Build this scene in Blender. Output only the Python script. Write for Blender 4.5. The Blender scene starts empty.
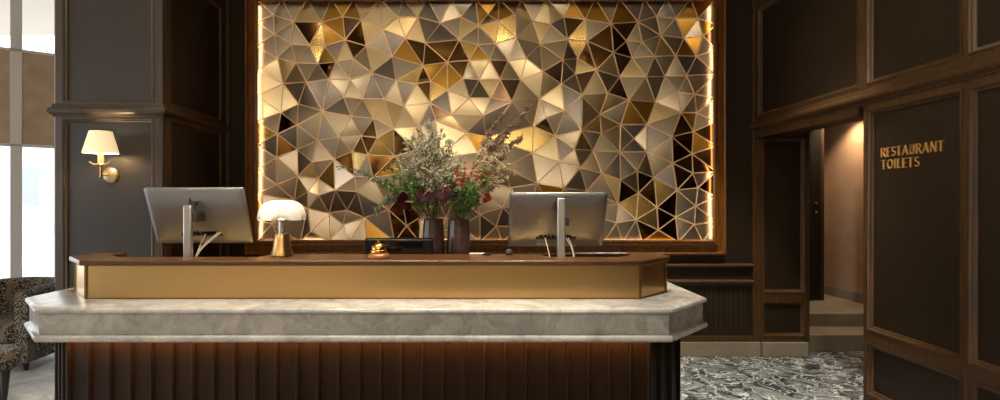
import bpy, bmesh, math, random
from mathutils import Vector, Matrix
from mathutils.geometry import delaunay_2d_cdt
random.seed(7)
C = bpy.context.scene.collection
PI = math.pi
CH, F, PX, PY = 1.46, 540.0, 475.0, 200.0     # camera height, focal length (px), principal point
def P(px, py, Y): return Vector(((px-PX)*Y/F, Y, CH+(PY-py)*Y/F))
def lin(c):
    r = []
    for v in c[:3]:
        v /= 255.0
        r.append(v/12.92 if v <= .04045 else ((v+.055)/1.055)**2.4)
    return (r[0], r[1], r[2], 1)

# ------------------------------------------------------------------ materials
def nodes(name):
    m = bpy.data.materials.new(name); m.use_nodes = True
    n = m.node_tree.nodes; l = m.node_tree.links
    return m, n, l, n['Principled BSDF']
def plain(name, col, rough=.5, metal=0, emis=None, es=0, bump=0, bscale=200, var=0, vscale=6, coat=0, stretch=(1,1,1), spec=.5):
    m, n, l, b = nodes(name)
    b.inputs['Base Color'].default_value = lin(col); b.inputs['Roughness'].default_value = rough
    b.inputs['Metallic'].default_value = metal; b.inputs['Coat Weight'].default_value = coat
    b.inputs['Specular IOR Level'].default_value = spec
    if emis:
        b.inputs['Emission Color'].default_value = lin(emis); b.inputs['Emission Strength'].default_value = es
    if var or bump:
        tc = n.new('ShaderNodeTexCoord'); mp = n.new('ShaderNodeMapping'); mp.inputs['Scale'].default_value = stretch
        l.new(tc.outputs['Object'], mp.inputs['Vector'])
    if var:
        t = n.new('ShaderNodeTexNoise'); t.inputs['Scale'].default_value = vscale; t.inputs['Detail'].default_value = 6
        l.new(mp.outputs[0], t.inputs['Vector'])
        r = n.new('ShaderNodeValToRGB')
        r.color_ramp.elements[0].position = .3; r.color_ramp.elements[1].position = .7
        r.color_ramp.elements[0].color = lin([v*(1-var) for v in col]); r.color_ramp.elements[1].color = lin([min(255, v*(1+var)) for v in col])
        l.new(t.outputs['Fac'], r.inputs[0]); l.new(r.outputs[0], b.inputs['Base Color'])
    if bump:
        t2 = n.new('ShaderNodeTexNoise'); t2.inputs['Scale'].default_value = bscale; t2.inputs['Detail'].default_value = 3
        l.new(mp.outputs[0], t2.inputs['Vector'])
        bp = n.new('ShaderNodeBump'); bp.inputs['Strength'].default_value = bump; bp.inputs['Distance'].default_value = .004
        l.new(t2.outputs['Fac'], bp.inputs['Height']); l.new(bp.outputs[0], b.inputs['Normal'])
    return m
def marble(name, base, dark, vein, rough, scale=1.6, vw=.05, amount=.6, contrast=(.35,.65)):
    m, n, l, b = nodes(name)
    tc = n.new('ShaderNodeTexCoord')
    w = n.new('ShaderNodeTexNoise'); w.inputs['Scale'].default_value = scale*1.3; w.inputs['Detail'].default_value = 5
    l.new(tc.outputs['Object'], w.inputs['Vector'])
    mx = n.new('ShaderNodeVectorMath'); mx.operation = 'MULTIPLY_ADD'; mx.inputs[1].default_value = (.7,.7,.7)
    l.new(w.outputs['Color'], mx.inputs[0]); l.new(tc.outputs['Object'], mx.inputs[2])
    cl = n.new('ShaderNodeTexNoise'); cl.inputs['Scale'].default_value = scale*2.2; cl.inputs['Detail'].default_value = 8; cl.inputs['Roughness'].default_value = .65
    l.new(mx.outputs[0], cl.inputs['Vector'])
    r = n.new('ShaderNodeValToRGB'); r.color_ramp.elements[0].position, r.color_ramp.elements[1].position = contrast
    r.color_ramp.elements[0].color = lin(dark); r.color_ramp.elements[1].color = lin(base)
    l.new(cl.outputs['Fac'], r.inputs[0])
    v = n.new('ShaderNodeTexVoronoi'); v.feature = 'DISTANCE_TO_EDGE'; v.inputs['Scale'].default_value = scale*1.9
    l.new(mx.outputs[0], v.inputs['Vector'])
    r2 = n.new('ShaderNodeValToRGB'); r2.color_ramp.elements[0].color = (1,1,1,1); r2.color_ramp.elements[1].color = (0,0,0,1)
    r2.color_ramp.elements[0].position = 0; r2.color_ramp.elements[1].position = vw
    l.new(v.outputs['Distance'], r2.inputs[0])
    k = n.new('ShaderNodeMath'); k.operation = 'MULTIPLY'; l.new(r2.outputs[0], k.inputs[0])
    k2 = n.new('ShaderNodeTexNoise'); k2.inputs['Scale'].default_value = scale*3; l.new(tc.outputs['Object'], k2.inputs['Vector'])
    k3 = n.new('ShaderNodeMath'); k3.operation = 'MULTIPLY'; k3.inputs[1].default_value = amount*1.9; l.new(k2.outputs['Fac'], k3.inputs[0])
    l.new(k3.outputs[0], k.inputs[1])
    mix = n.new('ShaderNodeMixRGB'); mix.inputs['Color2'].default_value = lin(vein)
    l.new(k.outputs[0], mix.inputs['Fac']); l.new(r.outputs[0], mix.inputs['Color1']); l.new(mix.outputs[0], b.inputs['Base Color'])
    b.inputs['Roughness'].default_value = rough
    return m
def brushed(name, col, rough, aniso=0, var=.06):
    """metal sheet with a fine brushed grain"""
    m, n, l, b = nodes(name)
    b.inputs['Base Color'].default_value = lin(col); b.inputs['Metallic'].default_value = 1
    tc = n.new('ShaderNodeTexCoord'); mp = n.new('ShaderNodeMapping'); mp.inputs['Scale'].default_value = (2, 90, 90)
    l.new(tc.outputs['Object'], mp.inputs['Vector'])
    t = n.new('ShaderNodeTexNoise'); t.inputs['Scale'].default_value = 3; t.inputs['Detail'].default_value = 4
    l.new(mp.outputs[0], t.inputs['Vector'])
    mr = n.new('ShaderNodeMapRange'); mr.inputs['To Min'].default_value = max(0, rough-var); mr.inputs['To Max'].default_value = rough+var
    l.new(t.outputs['Fac'], mr.inputs['Value']); l.new(mr.outputs[0], b.inputs['Roughness'])
    return m
def tweed(name):
    """black, bone and tan animal-print upholstery"""
    m, n, l, b = nodes(name)
    tc = n.new('ShaderNodeTexCoord')
    w = n.new('ShaderNodeTexNoise'); w.inputs['Scale'].default_value = 9; w.inputs['Detail'].default_value = 2
    l.new(tc.outputs['Object'], w.inputs['Vector'])
    mx = n.new('ShaderNodeVectorMath'); mx.operation = 'MULTIPLY_ADD'; mx.inputs[1].default_value = (.12,.12,.12)
    l.new(w.outputs['Color'], mx.inputs[0]); l.new(tc.outputs['Object'], mx.inputs[2])
    t = n.new('ShaderNodeTexNoise'); t.inputs['Scale'].default_value = 95; t.inputs['Detail'].default_value = 1
    l.new(mx.outputs[0], t.inputs['Vector'])
    r = n.new('ShaderNodeValToRGB'); r.color_ramp.interpolation = 'CONSTANT'
    r.color_ramp.elements[0].color = lin((30,28,25)); r.color_ramp.elements[1].color = lin((150,144,130)); r.color_ramp.elements[1].position = .54
    l.new(t.outputs['Fac'], r.inputs[0])
    wv = n.new('ShaderNodeTexWave'); wv.inputs['Scale'].default_value = 1.5; wv.inputs['Distortion'].default_value = 6; wv.inputs['Detail'].default_value = 2; wv.inputs['Phase Offset'].default_value = 2.2
    l.new(tc.outputs['Object'], wv.inputs['Vector'])
    r2 = n.new('ShaderNodeValToRGB'); r2.color_ramp.elements[0].position = .90; r2.color_ramp.elements[1].position = .95
    l.new(wv.outputs['Fac'], r2.inputs[0])
    mix = n.new('ShaderNodeMixRGB'); mix.inputs['Color2'].default_value = lin((116,104,86))
    l.new(r2.outputs[0], mix.inputs['Fac']); l.new(r.outputs[0], mix.inputs['Color1']); l.new(mix.outputs[0], b.inputs['Base Color'])
    b.inputs['Roughness'].default_value = .85
    return m
def glassmat(name):
    m = bpy.data.materials.new(name); m.use_nodes = True
    n = m.node_tree.nodes; l = m.node_tree.links
    n.remove(n['Principled BSDF'])
    t = n.new('ShaderNodeBsdfTransparent'); g = n.new('ShaderNodeBsdfGlossy'); g.inputs['Roughness'].default_value = .02
    fr = n.new('ShaderNodeFresnel'); fr.inputs['IOR'].default_value = 1.45
    mx = n.new('ShaderNodeMixShader'); l.new(fr.outputs[0], mx.inputs[0]); l.new(t.outputs[0], mx.inputs[1]); l.new(g.outputs[0], mx.inputs[2])
    l.new(mx.outputs[0], n['Material Output'].inputs[0])
    return m

M = {}
M['wood'] = plain('dark_walnut', (62,41,18), .48, var=.24, vscale=3, stretch=(14,14,1.2), bump=.06, bscale=10, spec=.4)
M['panel'] = plain('dark_panel_veneer', (35,25,13), .5, spec=.3, var=.14, vscale=4, stretch=(30,30,.8), bump=.10, bscale=30)
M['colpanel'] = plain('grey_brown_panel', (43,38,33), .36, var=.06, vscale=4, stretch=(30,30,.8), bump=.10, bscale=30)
M['frame'] = plain('polished_walnut', (106,65,22), .3, var=.25, vscale=3, stretch=(12,12,2), coat=.3)
M['top'] = plain('counter_walnut', (74,46,18), .3, var=.22, vscale=3, stretch=(1.5,14,14), coat=.05)
M['flute'] = plain('fluted_walnut', (24,15,7), .42, var=.2, vscale=3, stretch=(16,16,1), spec=.18)
M['brass'] = plain('brushed_brass', (216,180,122), .28, 1)
M['brasstrim'] = plain('brass_edge', (150,112,62), .3, 1)
M['marble'] = marble('grey_white_marble', (182,181,178), (136,135,132), (212,210,206), .2, 2.6, .02, .25)
M['floor'] = marble('dark_veined_marble', (124,131,134), (42,48,51), (226,230,230), .16, 2.9, .05, .85, (.42,.58))
M['floordaylit'] = marble('daylit_floor_marble', (226,226,226), (176,177,178), (240,240,240), .25, 1.6, .04, .5)  # paler stone colour stands in for strong daylight on the floor
M['plinth'] = marble('pale_stone', (138,128,112), (118,108,94), (154,144,128), .4, 1.2, .02, .2)
M['step'] = marble('step_stone', (150,141,126), (122,113,99), (168,158,142), .45, 1.2, .02, .2)
M['plaster'] = plain('warm_plaster', (170,140,112), .8, var=.04)
M['ceilm'] = plain('ceiling_paint', (206,196,182), .9)
M['rearm'] = plain('cream_paint', (176,158,132), .8)
M['metalgrey'] = plain('window_metal', (214,212,210), .45, .0)
M['spandrel'] = plain('bronze_spandrel', (172,152,130), .5, .2, var=.06)
M['glass'] = glassmat('window_glass')
M['black'] = plain('black_plastic', (8,8,9), .3, spec=.25)
M['gloss'] = plain('gloss_black', (5,5,6), .1)
M['silver'] = plain('silver_plastic', (142,143,145), .3, .75)
M['silverpost'] = plain('silver_metal', (190,190,190), .28, .8)
M['dkgrey'] = plain('dark_grey_plastic', (50,48,46), .5)
M['logo'] = plain('logo_grey', (44,43,42), .35, .3)
M['label'] = plain('label_grey', (188,180,166), .6)
M['cablew'] = plain('white_cable', (205,190,165), .5)
M['cabled'] = plain('dark_cable', (36,34,32), .5)
M['gold'] = plain('polished_brass', (214,170,92), .16, 1)
M['copper'] = plain('copper_wood', (150,98,60), .3, .4)
M['crystal'] = plain('aged_brass', (182,164,130), .32, .8, bump=.5, bscale=60)
M['shade'] = plain('lit_fabric_shade', (244,232,206), .8, emis=(255,222,168), es=.62, bump=.1, bscale=120)
M['opal'] = plain('lit_opal_shade', (246,240,230), .35, emis=(255,228,188), es=.1)
M['candle'] = plain('ivory_sleeve', (232,220,190), .5, emis=(255,214,150), es=.25)
M['lampbody'] = brushed('satin_brass', (206,170,112), .3)
M['vase'] = plain('plum_glaze', (64,46,44), .25, var=.3, vscale=9, coat=.3)
M['tweed'] = tweed('animal_print_cloth')
M['legblack'] = plain('black_wood', (16,14,13), .35)
M['led'] = plain('warm_light_strip', (255,220,170), .5, emis=(255,214,172), es=11)
M['led2'] = plain('amber_light_strip', (255,200,140), .5, emis=(255,176,86), es=60)
M['signm'] = plain('sign_brass', (232,182,112), .42, .55)
M['hinge'] = plain('steel_hardware', (190,180,165), .25, 1)
M['doorm'] = plain('dark_door', (14,11,8), .4)
M['paper'] = plain('paper', (226,218,200), .8)
M['globe'] = plain('opal_globe', (255,246,230), .4, emis=(255,236,208), es=42)
M['bulb'] = plain('lamp_glass', (255,240,210), .4, emis=(255,214,150), es=14)
M['bulb'].cycles.emission_sampling = 'NONE'; M['opal'].cycles.emission_sampling = 'NONE'; M['shade'].cycles.emission_sampling = 'NONE'; M['candle'].cycles.emission_sampling = 'NONE'
# flowers
M['stem'] = plain('stem_green', (84,92,58), .6)
M['stembrown'] = plain('stem_brown', (86,62,44), .7)
M['gyp'] = plain('grey_green_blossom', (176,170,146), .8, var=.25, vscale=40)
M['gyp2'] = plain('dusty_green_leaf', (112,116,94), .7, var=.25, vscale=40)
M['leaf'] = plain('green_leaf', (82,116,54), .5, var=.35, vscale=25)
M['euca'] = plain('eucalyptus_leaf', (104,118,92), .55, var=.25, vscale=25)
M['berry'] = plain('red_berry', (196,36,18), .35)
M['anth'] = plain('dark_red_spathe', (34,5,8), .6, var=.2, vscale=10, spec=.1)
M['anth2'] = plain('rust_spathe', (74,22,13), .6, spec=.1)
M['spadix'] = plain('spadix_tan', (176,120,84), .5)
M['dry'] = plain('dry_flower', (140,114,94), .8, var=.2, vscale=40)
M['pale'] = plain('pale_leaf', (176,160,122), .6, var=.2, vscale=40)
# street
M['street'] = plain('street_paving', (200,200,200), .9)
M['bld'] = plain('pale_facade', (214,214,214), .9)
M['bldwin'] = plain('facade_glass', (150,156,160), .3)
M['van'] = plain('white_paint', (226,228,230), .4)
# plate finishes; their light and dark tones also stand in for reflections by tilt
def brushed(name,col,rough,var=0): return plain(name,col,rough,1)
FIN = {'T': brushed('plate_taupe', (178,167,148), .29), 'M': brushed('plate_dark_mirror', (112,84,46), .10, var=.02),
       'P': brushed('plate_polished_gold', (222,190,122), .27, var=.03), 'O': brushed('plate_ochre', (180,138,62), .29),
       'L': brushed('plate_champagne_lit', (242,225,184), .3), 'C': brushed('plate_pale_gold', (216,194,146), .29),
       'G': brushed('plate_gunmetal_shaded', (122,116,110), .3), 'B': brushed('plate_bronze', (122,96,76), .25),
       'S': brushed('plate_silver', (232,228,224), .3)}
M['seam'] = plain('copper_seam', (240,210,172), .4, .7)

# ------------------------------------------------------------------ mesh builder
class MB:
    def __init__(s): s.v = []; s.f = []; s.m = []; s.cur = 0
    def add(s, vs, fs):
        o = len(s.v); s.v += [tuple(v) for v in vs]; s.f += [tuple(i+o for i in f) for f in fs]; s.m += [s.cur]*len(fs)
    def box(s, x0, x1, y0, y1, z0, z1, T=None):
        vs = [Vector((x, y, z)) for z in (z0, z1) for y in (y0, y1) for x in (x0, x1)]
        if T: vs = [T(v) for v in vs]
        s.add(vs, [(0,2,3,1),(4,5,7,6),(0,1,5,4),(2,6,7,3),(0,4,6,2),(1,3,7,5)])
        return s
    def rings(s, rings, cap0=True, cap1=True, closed=True):
        n = len(rings[0]); vs = [p for r in rings for p in r]; fs = []
        for k in range(len(rings)-1):
            for i in range(n if closed else n-1):
                j = (i+1) % n
                fs.append((k*n+i, k*n+j, (k+1)*n+j, (k+1)*n+i))
        if cap0: fs.append(tuple(reversed(range(n))))
        if cap1: fs.append(tuple(range((len(rings)-1)*n, len(rings)*n)))
        s.add(vs, fs); return s
    def tube(s, pts, r, n=8, r1=None):
        pts = [Vector(p) for p in pts]; rr = []
        up = Vector((0.3,.2,1)).normalized()
        for i, p in enumerate(pts):
            d = (pts[min(i+1, len(pts)-1)]-pts[max(i-1, 0)])
            d = d.normalized() if d.length > 1e-9 else Vector((0,0,1))
            a = d.cross(up)
            if a.length < 1e-3: a = d.cross(Vector((1,0,0)))
            a.normalize(); b = d.cross(a)
            q = r if r1 is None else r+(r1-r)*i/max(1, len(pts)-1)
            rr.append([p+a*math.cos(2*PI*k/n)*q+b*math.sin(2*PI*k/n)*q for k in range(n)])
        return s.rings(rr)
    def lathe(s, prof, c=(0,0,0), n=32, axis='z', cap=True):
        rr = []
        for r, h in prof:
            ring = []
            for k in range(n):
                a = 2*PI*k/n
                if axis == 'z': q = Vector((r*math.cos(a), r*math.sin(a), h))
                else: q = Vector((r*math.cos(a), h, r*math.sin(a)))
                ring.append(q+Vector(c))
            rr.append(ring)
        return s.rings(rr, cap, cap)
    def prism(s, poly, z0, z1):
        return s.rings([[(x,y,z0) for x,y in poly],[(x,y,z1) for x,y in poly]])
    def build(s, name, mats, parent=None, smooth=False, bevel=0, seg=2, angle=35):
        me = bpy.data.meshes.new(name); me.from_pydata(s.v, [], s.f)
        mats = mats if isinstance(mats, (list, tuple)) else [mats]
        for m in mats: me.materials.append(m)
        for p, i in zip(me.polygons, s.m): p.material_index = i
        bm = bmesh.new(); bm.from_mesh(me); bmesh.ops.recalc_face_normals(bm, faces=bm.faces) if name != 'facet_plates' else None; bm.to_mesh(me); bm.free()
        if smooth:
            for p in me.polygons: p.use_smooth = True
            me.set_sharp_from_angle(angle=math.radians(angle))
        o = bpy.data.objects.new(name, me); C.objects.link(o)
        if parent is not None: o.parent = parent
        if bevel:
            b = o.modifiers.new('bevel', 'BEVEL'); b.width = bevel; b.segments = seg; b.limit_method = 'ANGLE'; b.angle_limit = math.radians(40)
            b.harden_normals = False
        return o
def shift(o, d):
    """recentre a mesh whose data were laid out in world coordinates on its parent's base"""
    for v in o.data.vertices: v.co -= d
def thing(name, label, cat, loc=(0,0,0), rz=0, group=None):
    o = bpy.data.objects.new(name, None); C.objects.link(o); o.empty_display_size = .1
    o.location = loc; o.rotation_euler = (0,0,rz); o['label'] = label; o['category'] = cat
    if group: o['group'] = group
    return o
def tag(o, label, cat, group=None, kind=None):
    o['label'] = label; o['category'] = cat
    if group: o['group'] = group
    if kind: o['kind'] = kind
    return o
def struct(o): o['kind'] = 'structure'; return o

def offset_poly(poly, d):
    """inward offset of a counter-clockwise polygon"""
    out = []; n = len(poly)
    for i in range(n):
        a, b, c = Vector(poly[i-1]), Vector(poly[i]), Vector(poly[(i+1) % n])
        e1 = (b-a).normalized(); e2 = (c-b).normalized()
        n1 = Vector((-e1.y, e1.x)); n2 = Vector((-e2.y, e2.x))
        k = (n1+n2); k = k/(k.dot(n1))
        out.append(b+k*d)
    return out
def sweep_poly(mb, poly, prof):
    mb.rings([[(p.x, p.y, z) for p in offset_poly(poly, d)] for d, z in prof])
def mould(mb, T, u0, u1, v0, v1, prof):
    """mitred moulding around a rectangle; prof = (distance inward, height off the wall)"""
    rr = []
    for d, w in prof:
        rr.append([T(Vector((u, v, w))) for u, v in ((u0+d,v0+d),(u1-d,v0+d),(u1-d,v1-d),(u0+d,v1-d))])
    mb.rings(rr, False, False)
BEAD = [(-.012,.029),(-.012,.034),(-.004,.036),(.002,.032),(.006,.02),(.010,.017),(.018,.013),(.022,.004),(.022,0)]
# --- mosaic data: seam vertices read off the artwork, grouped by region (ox, oy, scale)
REG = {'A':(250,0,4.708),'B':(360,0,4.708),'C':(470,0,4.708),'D':(580,0,4.708),
       'E':(250,75,4.708),'F':(360,75,4.708),'G':(470,75,4.708),'H':(580,75,4.708),
       'I':(250,155,4.208),'J':(340,155,4.21),'K':(480,155,4.208),'L':(590,155,4.208)}
SEAMS = {
'A':[(110,70),(205,103),(343,110),(437,78),(118,160),(195,210),(277,210),(448,188),(130,275),(222,297),(315,297),(350,215),
     (545,213),(490,280),(408,293),(150,390),(270,390),(528,97)],
'B':[(108,138),(178,80),(378,105),(475,75),(308,203),(467,183),(410,290),(212,178),(150,262),(55,343),(170,380),(298,312),
     (515,285),(555,212),(485,370),(272,82)],
'C':[(40,120),(85,65),(210,75),(132,105),(215,180),(120,207),(297,97),(333,205),(378,112),(443,75),(540,95),(460,185),(92,285),
     (180,285),(263,278),(435,285),(510,270),(43,373),(140,376),(240,374),(340,340),(430,395),(500,345),(550,195)],
'D':[(143,115),(275,100),(365,72),(452,85),(550,92),(155,250),(222,190),(295,195),(385,162),(495,175),(575,172),
     (250,270),(350,265),(452,262),(552,262),(75,330),(190,360),(310,362),(405,357),(502,355)],
'E':[(225,135),(143,175),(228,237),(345,172),(440,103),(135,280),(220,350),(318,308),(422,293),(478,195),(520,285),
     (375,25),(470,20),(480,360),(130,390),(395,395)],
'F':[(112,112),(10,110),(205,143),(65,205),(265,40),(330,132),(413,70),(333,30),(515,112),(430,185),(358,215),(160,253),
     (500,270),(275,240),(85,297),(40,378),(555,365),(160,382)],
'G':[(97,110),(195,130),(330,110),(437,48),(525,97),(62,193),(445,165),(360,200),(300,240),(405,285),(522,262),(295,365),
     (490,350),(75,290)],
'H':[(128,88),(230,118),(95,185),(195,232),(15,262),(100,275),(300,35),(360,125),(318,232),(460,82),(535,92),
     (475,177),(552,178),(427,293),(537,265),(260,297),(190,362),(315,362),(533,370),(65,355)],
'I':[(50,65),(200,88),(115,125),(183,190),(285,100),(265,30),(350,33),(362,148),(245,155),(290,170),(245,225),(330,245),
     (405,232),(387,293),(260,320),(95,290)],
'J':[(75,155),(100,265),(205,230),(280,298),(140,95),(220,10),(60,90),(260,165),(340,260)],
'K':[(335,28),(420,55),(350,140),(240,120),(68,300),(95,220),(0,250),(390,0),(450,150)],
'L':[(125,5),(50,78),(125,105),(195,68),(270,95),(345,35),(435,5),(428,78),(365,148),(452,138),(205,160),(118,205),
     (280,220),(365,262),(443,215),(190,272),(108,285),(285,315),(440,293)],
}
HIDDEN = [(440,158),(430,182),(455,196),(470,176),(446,218),(440,232),(461,240-14),(510,188),(530,206),(553,212),(580,212),
          (540,232),(572,229),(505,168),(415,150),(412,172),(520,226)]
L0,R0,T0,B0 = 258.5,713.4,1.0,239.6
EDGE = [(L0,T0),(281.9,T0),(307.4,T0),(331.4,T0),(354.1,T0),(380,T0),(403.5,T0),(427.5,T0),(451.3,T0),(475.8,T0),(499,T0),(522,T0),
        (547,T0),(571.5,T0),(595.3,T0),(619.3,T0),(644.1,T0),(667,T0),(690.5,T0),(R0,T0),
        (L0,22.3),(L0,45.7),(L0,71),(L0,96),(L0,120.7),(L0,145),(L0,170),(L0,194.2),(L0,219),
        (R0,25),(R0,50),(R0,74.4),(R0,98.4),(R0,121.7),(R0,146.2),(R0,171.6),(R0,196.6),(R0,221.5),
        (L0,B0),(281,B0),(300,B0),(329.6,B0),(348.5,B0),(366,B0),(394.6,B0),(419.6,B0),(440,B0),(460,B0),(480,B0),(502.6,B0),(526,B0),(552,B0),
        (578,B0),(604,B0),(622.8,B0),(641.8,B0),(678,B0),(702.9,B0),(R0,B0)]
# finish and painted reflection tone of the plates, sampled inside them
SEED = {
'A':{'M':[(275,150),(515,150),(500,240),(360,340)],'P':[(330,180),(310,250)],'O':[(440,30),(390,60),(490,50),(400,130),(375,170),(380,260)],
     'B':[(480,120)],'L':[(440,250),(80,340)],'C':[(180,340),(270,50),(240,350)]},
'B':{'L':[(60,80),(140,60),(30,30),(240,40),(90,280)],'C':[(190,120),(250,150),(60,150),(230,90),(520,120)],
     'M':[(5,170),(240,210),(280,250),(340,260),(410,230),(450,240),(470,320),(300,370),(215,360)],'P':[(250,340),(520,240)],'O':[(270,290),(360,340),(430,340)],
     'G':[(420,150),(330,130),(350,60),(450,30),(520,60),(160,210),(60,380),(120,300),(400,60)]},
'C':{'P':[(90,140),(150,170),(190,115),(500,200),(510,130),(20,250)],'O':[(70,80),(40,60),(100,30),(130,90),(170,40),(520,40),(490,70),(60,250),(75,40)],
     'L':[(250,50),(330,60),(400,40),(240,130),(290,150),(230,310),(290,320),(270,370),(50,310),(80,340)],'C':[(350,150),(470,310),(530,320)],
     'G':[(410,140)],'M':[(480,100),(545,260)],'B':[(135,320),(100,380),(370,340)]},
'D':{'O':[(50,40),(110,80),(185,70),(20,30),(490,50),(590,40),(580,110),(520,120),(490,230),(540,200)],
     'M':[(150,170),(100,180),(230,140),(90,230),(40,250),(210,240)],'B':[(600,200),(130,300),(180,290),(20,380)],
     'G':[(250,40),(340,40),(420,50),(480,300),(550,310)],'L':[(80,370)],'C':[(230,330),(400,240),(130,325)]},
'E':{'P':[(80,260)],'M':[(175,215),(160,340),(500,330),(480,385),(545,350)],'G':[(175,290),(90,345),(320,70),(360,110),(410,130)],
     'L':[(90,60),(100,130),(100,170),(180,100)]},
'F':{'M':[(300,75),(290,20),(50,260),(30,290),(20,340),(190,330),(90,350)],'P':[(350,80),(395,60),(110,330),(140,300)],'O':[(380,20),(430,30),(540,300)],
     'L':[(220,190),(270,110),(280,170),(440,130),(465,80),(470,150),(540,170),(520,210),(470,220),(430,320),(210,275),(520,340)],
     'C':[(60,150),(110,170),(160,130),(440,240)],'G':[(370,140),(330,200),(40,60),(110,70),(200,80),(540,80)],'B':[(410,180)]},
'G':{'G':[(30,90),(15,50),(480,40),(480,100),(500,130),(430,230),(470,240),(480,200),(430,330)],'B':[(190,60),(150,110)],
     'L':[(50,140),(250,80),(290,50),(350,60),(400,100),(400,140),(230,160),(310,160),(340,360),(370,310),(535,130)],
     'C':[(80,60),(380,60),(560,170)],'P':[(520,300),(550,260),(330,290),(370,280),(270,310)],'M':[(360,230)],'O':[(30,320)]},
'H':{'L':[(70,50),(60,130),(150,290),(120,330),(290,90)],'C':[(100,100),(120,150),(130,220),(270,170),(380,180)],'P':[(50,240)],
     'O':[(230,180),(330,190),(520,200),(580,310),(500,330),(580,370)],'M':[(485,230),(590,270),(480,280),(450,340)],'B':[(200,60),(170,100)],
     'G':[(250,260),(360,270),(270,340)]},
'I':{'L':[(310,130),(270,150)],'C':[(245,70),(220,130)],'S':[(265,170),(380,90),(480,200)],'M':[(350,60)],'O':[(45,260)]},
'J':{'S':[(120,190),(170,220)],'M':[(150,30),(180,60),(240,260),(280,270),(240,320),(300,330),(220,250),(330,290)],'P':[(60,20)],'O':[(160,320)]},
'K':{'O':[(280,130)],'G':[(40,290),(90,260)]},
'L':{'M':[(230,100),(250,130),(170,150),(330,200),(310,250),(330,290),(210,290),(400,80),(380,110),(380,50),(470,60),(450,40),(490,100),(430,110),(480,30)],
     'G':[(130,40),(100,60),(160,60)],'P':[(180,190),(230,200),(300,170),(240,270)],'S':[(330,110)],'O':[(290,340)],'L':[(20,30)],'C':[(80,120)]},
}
def seam_points():
    pts=[]
    for k,l in SEAMS.items():
        ox,oy,s=REG[k]
        for a,b in l: pts.append((ox+a/s,oy+b/s))
    pts+=HIDDEN
    out=list(EDGE)
    for p in pts:
        if p[0]<L0+4 or p[0]>R0-4 or p[1]<T0+4 or p[1]>B0-4: continue
        if min((p[0]-q[0])**2+(p[1]-q[1])**2 for q in out)>36: out.append(p)
    return out
def seeds():
    for k,d in SEED.items():
        ox,oy,s=REG[k]
        for c,l in d.items():
            for a,b in l: yield c,ox+a/s,oy+b/s
# ------------------------------------------------------------------ setting
YW, XR, XC, YC = 5.08, 2.65, -2.36, 4.07
CEIL = 4.2
struct(MB().box(-1.5,6,-5.2,9,-.1,0).build('floor', M['floor']))
struct(MB().box(-12,-1.5,-5.2,9,-.1,0).build('floor', M['floordaylit']))  # left floor, daylight put into its colour
struct(MB().box(-12,6,-5.2,9,CEIL,CEIL+.1).build('ceiling', M['ceilm']))

def panelled(wall, T, cells, stiles, name_panel, mp, mw):
    """raised stiles and rails plus a bead around every recessed field"""
    fr = MB()
    for u0,u1,v0,v1 in stiles: fr.box(u0,u1,v0,v1,0,.03, T=T)
    fr.build('stiles_and_rails', mw, wall, bevel=.003)
    bd = MB()
    for u0,u1,v0,v1 in cells: mould(bd, T, u0,u1,v0,v1, BEAD)
    bd.build('panel_moulding', mw, wall, smooth=True, angle=50)
CORN = [(0,2.10),(.008,2.10),(.012,2.112),(.022,2.118),(.034,2.128),(.037,2.142),(.036,2.156),(.028,2.166),(.018,2.17),(.014,2.186),(.006,2.20),(0,2.20)]

# back wall, which runs on past the doorway on the right
Tb = lambda v: Vector((v.x, YW-v.z, v.y))
wb = struct(MB().box(-3.17,3.13,YW,YW+.16,0,CEIL).build('wall_back', M['panel']))
cells = [(-2.30,-2.24,.2,2.07),(2.42,2.60,1.0,3.22),(2.70,3.08,.60,2.03),(2.70,3.08,.19,.50)]
st = [(-2.36,-2.30,0,CEIL),(2.60,2.70,.13,CEIL),(3.08,3.13,.13,2.6),(2.70,3.08,.50,.60),(2.70,3.08,.13,.19),(2.70,3.08,2.03,2.6),
      (-2.24,2.60,.68,.715),(-2.24,2.60,.83,.865),(-2.24,2.60,.13,.185),(-2.24,2.60,.66,.68),(-2.24,2.60,3.5,CEIL)]
panelled(wb, Tb, cells[2:], st, 'panel', M['panel'], M['wood'])
rr = MB()
for z in (.848,.697):
    pr = [(-.016,.03),(-.016,.045),(-.006,.054),(.006,.054),(.016,.045),(.016,.03)]
    rr.rings([[Vector((x, YW-w, z+d)) for d,w in pr] for x in (-2.24,2.60)])
rr.build('chair_rail', M['wood'], wb, smooth=True)
sl = MB(); x = -2.2
while x < 2.58:
    sl.rings([[Vector((x+a, YW-w, z)) for a,w in ((0,0),(.006,.002),(.018,.003),(.030,.002),(.036,0))] for z in (.185,.66)]); x += .046
sl.build('fluted_wainscot', M['panel'], wb, smooth=True, angle=60)
struct(MB().box(-3.17,2.665,YW-.045,YW,0,.133).box(2.672,3.10,YW-.065,YW,0,.133).build('baseboard_back', M['plinth'], bevel=.006))

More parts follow.
